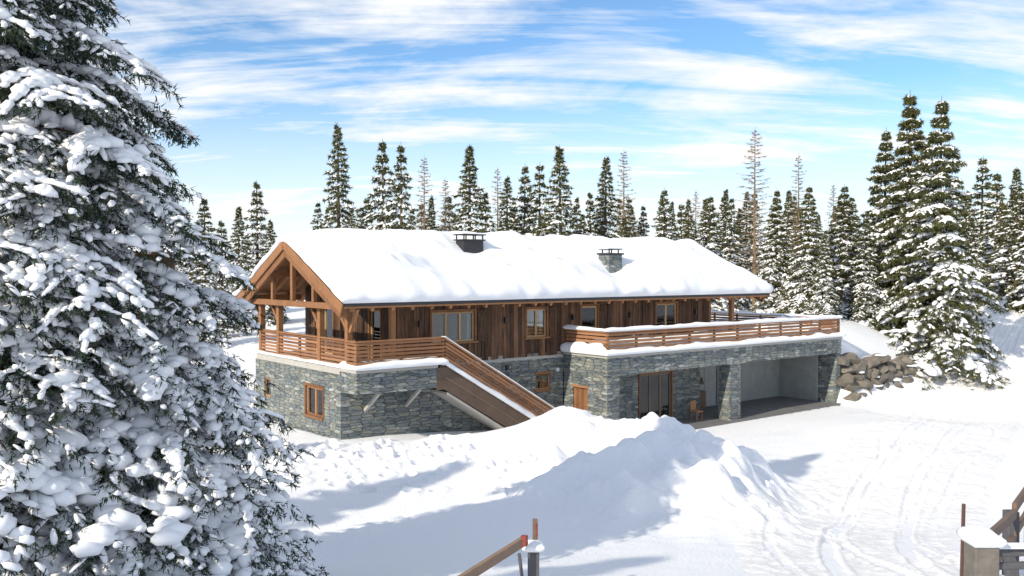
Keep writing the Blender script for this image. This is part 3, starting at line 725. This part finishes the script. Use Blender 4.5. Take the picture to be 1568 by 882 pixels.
for (x,y,hh,i) in ((-25,11.5,14,1),(-20.5,7.5,14.5,0),(-15.5,4.0,13.5,2),(-28,17,13,2),(-17,-4,15,0)):
    o=bpy.data.objects.new('spruce_tree',MID[i]); link(o); o.location=(x,y,Hs(x,y)-.1); s_=hh/13; o.scale=(s_,s_,s_); o.rotation_euler=(0,0,x)
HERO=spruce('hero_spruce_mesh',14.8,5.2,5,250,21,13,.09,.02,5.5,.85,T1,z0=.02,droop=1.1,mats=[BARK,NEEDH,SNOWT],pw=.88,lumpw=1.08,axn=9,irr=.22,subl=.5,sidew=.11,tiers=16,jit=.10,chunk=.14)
o=bpy.data.objects.new('snowy_spruce_tree',HERO); link(o); o.location=(-7.6,13,Hs(-7.6,13)-.2); o.rotation_euler=(0,0,.6)

nb=empty('neighbour_chalet',(-31.5,68,5.6),math.radians(20))
b1=B('walls_and_roof'); b1.box(-5,5,-4,4,-3.5,3,WOODV,.1)
b1.prism([(-4.8,2.8),(0,5.0),(4.8,2.8),(4.8,3.0),(0,5.2),(-4.8,3.0)],-5.6,5.6,WOODB,.2,True)
b1.box(1.0,1.8,-.9,-.1,4,6.2,METAL,.5)
for x in (-3,0,3): b1.box(x-.5,x+.5,-4.03,-3.9,.6,1.8,GLASS,.5); b1.box(x-.6,x+.6,-4.06,-4.0,.5,.6,WOODL,.5)
b1.obj(nb)
snow_slab('roof_snow',-5.6,5.6,-4.9,4.9,lambda X,Y:5.2-.4583*np.sqrt(Y**2+.2),.5,.5,nb,.3)

# ---------------------------------------------------------------- foreground fences
def gz(x,y): return Hs(x,y)
f1=B('wooden_fence')
x,y,_=pix(817,0,13); z=gz(x,y); top=pix(817,845,13)[2]
f1.box(x-.085,x+.085,y-.085,y+.085,z-.3,top,DARKW,.4)
f1.box(x-.01,x+.065,y+.10,y+.15,z-.3,pix(0,800,13)[2],WOODG,.3)
f1.box(x+.04,x+.068,y+.085,y+.098,pix(0,826,13)[2],pix(0,806,13)[2],RED,.5)
a=Vector(pix(806,828,12.8)); b=Vector(pix(700,895,11.8)); f1.beam(a,b,.07,.14,WOODG,.6); f1.beam(b,b+(b-a)*1.5,.07,.14,WOODG,.6)
f1.beam(a+(b-a)*.02,a+(b-a)*.05+Vector((0,-.06,.02)),.09,.15,RED,.5)
f1.beam(Vector(pix(795,850,12.8)),Vector(pix(801,900,12.8)),.05,.05,DARKW,.3)
bb=b+(b-a)*1.4; f1.box(bb.x-.08,bb.x+.08,bb.y-.2,bb.y-.05,gz(bb.x,bb.y)-.3,bb.z+.1,DARKW,.4)
fo=f1.obj(None,.01)
snow_slab('snow_on_fence_post',x-.1,x+.1,y-.1,y+.1,lambda X,Y:top+0*X,.17,.1,fo,.05)
f2=B('roadside_fence')
x,y,_=pix(1507,0,12.5); z=gz(x,y); top2=pix(0,835,12.5)[2]
f2.box(x-.17,x+.17,y-.17,y+.17,z-.4,top2,simple('weathered_stone_post',(.16,.145,.13),.9,0,.4,8),.4)
pts=[(x,y)]; 
for i in range(1,4): pts.append((x+1.9*i,y+2.6*i))
for i in range(1,4):
    X,Y=pts[i]; zz=gz(X,Y); f2.box(X-.1,X+.1,Y-.1,Y+.1,zz-.3,zz+1.15,DARKW,.3)
prev=Vector((x,y,top2-.02))
for i in range(1,4):
    X,Y=pts[i]; zz=max(gz(X,Y),2.0); nx_=Vector((X,Y,zz+.95)); f2.beam(prev+Vector((0,-.1,.10)),nx_+Vector((0,-.1,0)),.08,.16,WOODG,.35); f2.beam(prev-Vector((0,.1,.35)),nx_-Vector((0,.1,.45)),.08,.14,WOODG,.35); prev=nx_
f2.beam((x+.15,y,top2-.12),(x+3,y+.2,top2-.12),.09,.12,DARKW,.3); f2.beam((x+.15,y,top2-.32),(x+3,y+.2,top2-.32),.08,.1,DARKW,.3)
fo2=f2.obj(None,.012)
snow_slab('snow_on_fence_post',x-.19,x+.19,y-.19,y+.19,lambda X,Y:top2+0*X,.26,.17,fo2,.05)
snow_slab('snow_on_fence_rail',x+.2,x+3,y-.05,y+.06,lambda X,Y:top2-.06+0*X,.07,.05,fo2,.05)
mk=B('snow_marker_pole'); x3,y3,_=pix(1476,0,13.5); mk.beam((x3,y3,gz(x3,y3)-.3),(x3+.03,y3,pix(0,773,13.5)[2]),.045,.045,simple('pole_red_brown',(.10,.055,.045)),.5); mk.obj(None,.005)
ln=B('patio_stool'); 
for a in (0,.35):
    for b_ in (0,.35): ln.box(17.6+a,17.64+a,-1.9+b_,-1.86+b_,.03,.45,WOODB,.6)
ln.box(17.57,18.02,-1.93,-1.48,.45,.5,WOODB,.7); ln.box(17.6,17.99,-1.52,-1.48,.5,.95,WOODB,.6)
lo=ln.obj(None,.005); lo.location=(W0[0],W0[1],0); lo.rotation_euler=(0,0,th)

# ---------------------------------------------------------------- light, sky, camera
EL=math.radians(30); AX,AY=-.68,-.733; S=Vector((AX*math.cos(EL),AY*math.cos(EL),math.sin(EL)))
sd=bpy.data.lights.new('sun','SUN'); sd.energy=4.7; sd.angle=math.radians(.5); sd.color=(1,.89,.71)
so=link(bpy.data.objects.new('sun',sd)); so.rotation_euler=S.to_track_quat('Z','Y').to_euler()
w=bpy.data.worlds.new('World'); sc.world=w; w.use_nodes=True; nt=w.node_tree; bg=nt.nodes['Background']
sk=N(nt,'ShaderNodeTexSky'); sk.sky_type='NISHITA'; sk.sun_disc=False; sk.sun_elevation=EL; sk.sun_rotation=math.atan2(AX,AY); sk.altitude=1500; sk.dust_density=.6; sk.ozone_density=1.5
tc=N(nt,'ShaderNodeTexCoord'); sp=N(nt,'ShaderNodeSeparateXYZ'); nt.links.new(tc.outputs['Generated'],sp.inputs[0])
za=N(nt,'ShaderNodeMath',operation='MAXIMUM'); nt.links.new(sp.outputs[2],za.inputs[0]); za.inputs[1].default_value=0
zb=N(nt,'ShaderNodeMath',operation='ADD'); nt.links.new(za.outputs[0],zb.inputs[0]); zb.inputs[1].default_value=.22
def div(a):
    d=N(nt,'ShaderNodeMath',operation='DIVIDE'); nt.links.new(a,d.inputs[0]); nt.links.new(zb.outputs[0],d.inputs[1]); return d.outputs[0]
cb=N(nt,'ShaderNodeCombineXYZ'); nt.links.new(div(sp.outputs[0]),cb.inputs[0]); nt.links.new(div(sp.outputs[1]),cb.inputs[1])
def cl_noise(scale,rot,locv,s,det=6,dist=.6,rough=.55):
    mp=N(nt,'ShaderNodeMapping'); mp.inputs['Scale'].default_value=scale; mp.inputs['Rotation'].default_value=(0,0,rot); mp.inputs['Location'].default_value=locv
    nt.links.new(cb.outputs[0],mp.inputs['Vector'])
    n=N(nt,'ShaderNodeTexNoise'); n.inputs['Scale'].default_value=s; n.inputs['Detail'].default_value=det; n.inputs['Distortion'].default_value=dist; n.inputs['Roughness'].default_value=rough
    nt.links.new(mp.outputs[0],n.inputs['Vector']); return n.outputs['Fac']
n1=cl_noise((.9,1.7,1),.3,(3.1,1.7,0),1.7,6,.4,.6); n2=cl_noise((.55,3.6,1),-.4,(0,4,0),1.8,6,.8,.62)
sm=N(nt,'ShaderNodeMath',operation='MULTIPLY_ADD'); nt.links.new(n2,sm.inputs[0]); sm.inputs[1].default_value=.7; nt.links.new(n1,sm.inputs[2])
cr_=ramp(nt,[(.74,(0,0,0)),(1.0,(1,1,1))]); nt.links.new(sm.outputs[0],cr_.inputs[0])
hz=N(nt,'ShaderNodeMapRange'); hz.inputs['From Min'].default_value=0; hz.inputs['From Max'].default_value=.2; hz.inputs['To Min'].default_value=.98; hz.inputs['To Max'].default_value=0; nt.links.new(za.outputs[0],hz.inputs['Value'])
mxm=N(nt,'ShaderNodeMath',operation='MAXIMUM'); nt.links.new(cr_.outputs[0],mxm.inputs[0]); nt.links.new(hz.outputs[0],mxm.inputs[1])
blue=mixc(nt,1.0,sk.outputs[0],(1.0,1.28,1.42),'MULTIPLY')
col=mixc(nt,mxm.outputs[0],blue,(8.0,8.05,8.1))
nt.links.new(col,bg.inputs[0]); bg.inputs[1].default_value=.13
cam=bpy.data.cameras.new('camera'); cam.sensor_width=36; cam.lens=36*F/1568; cam.clip_end=6000
co=link(bpy.data.objects.new('camera',cam)); co.location=(0,0,CAMZ); co.rotation_euler=(math.radians(90)-math.atan(25/F),0,0)
sc.camera=co
sc.view_settings.view_transform='Standard'; sc.view_settings.look='None'; sc.view_settings.exposure=0
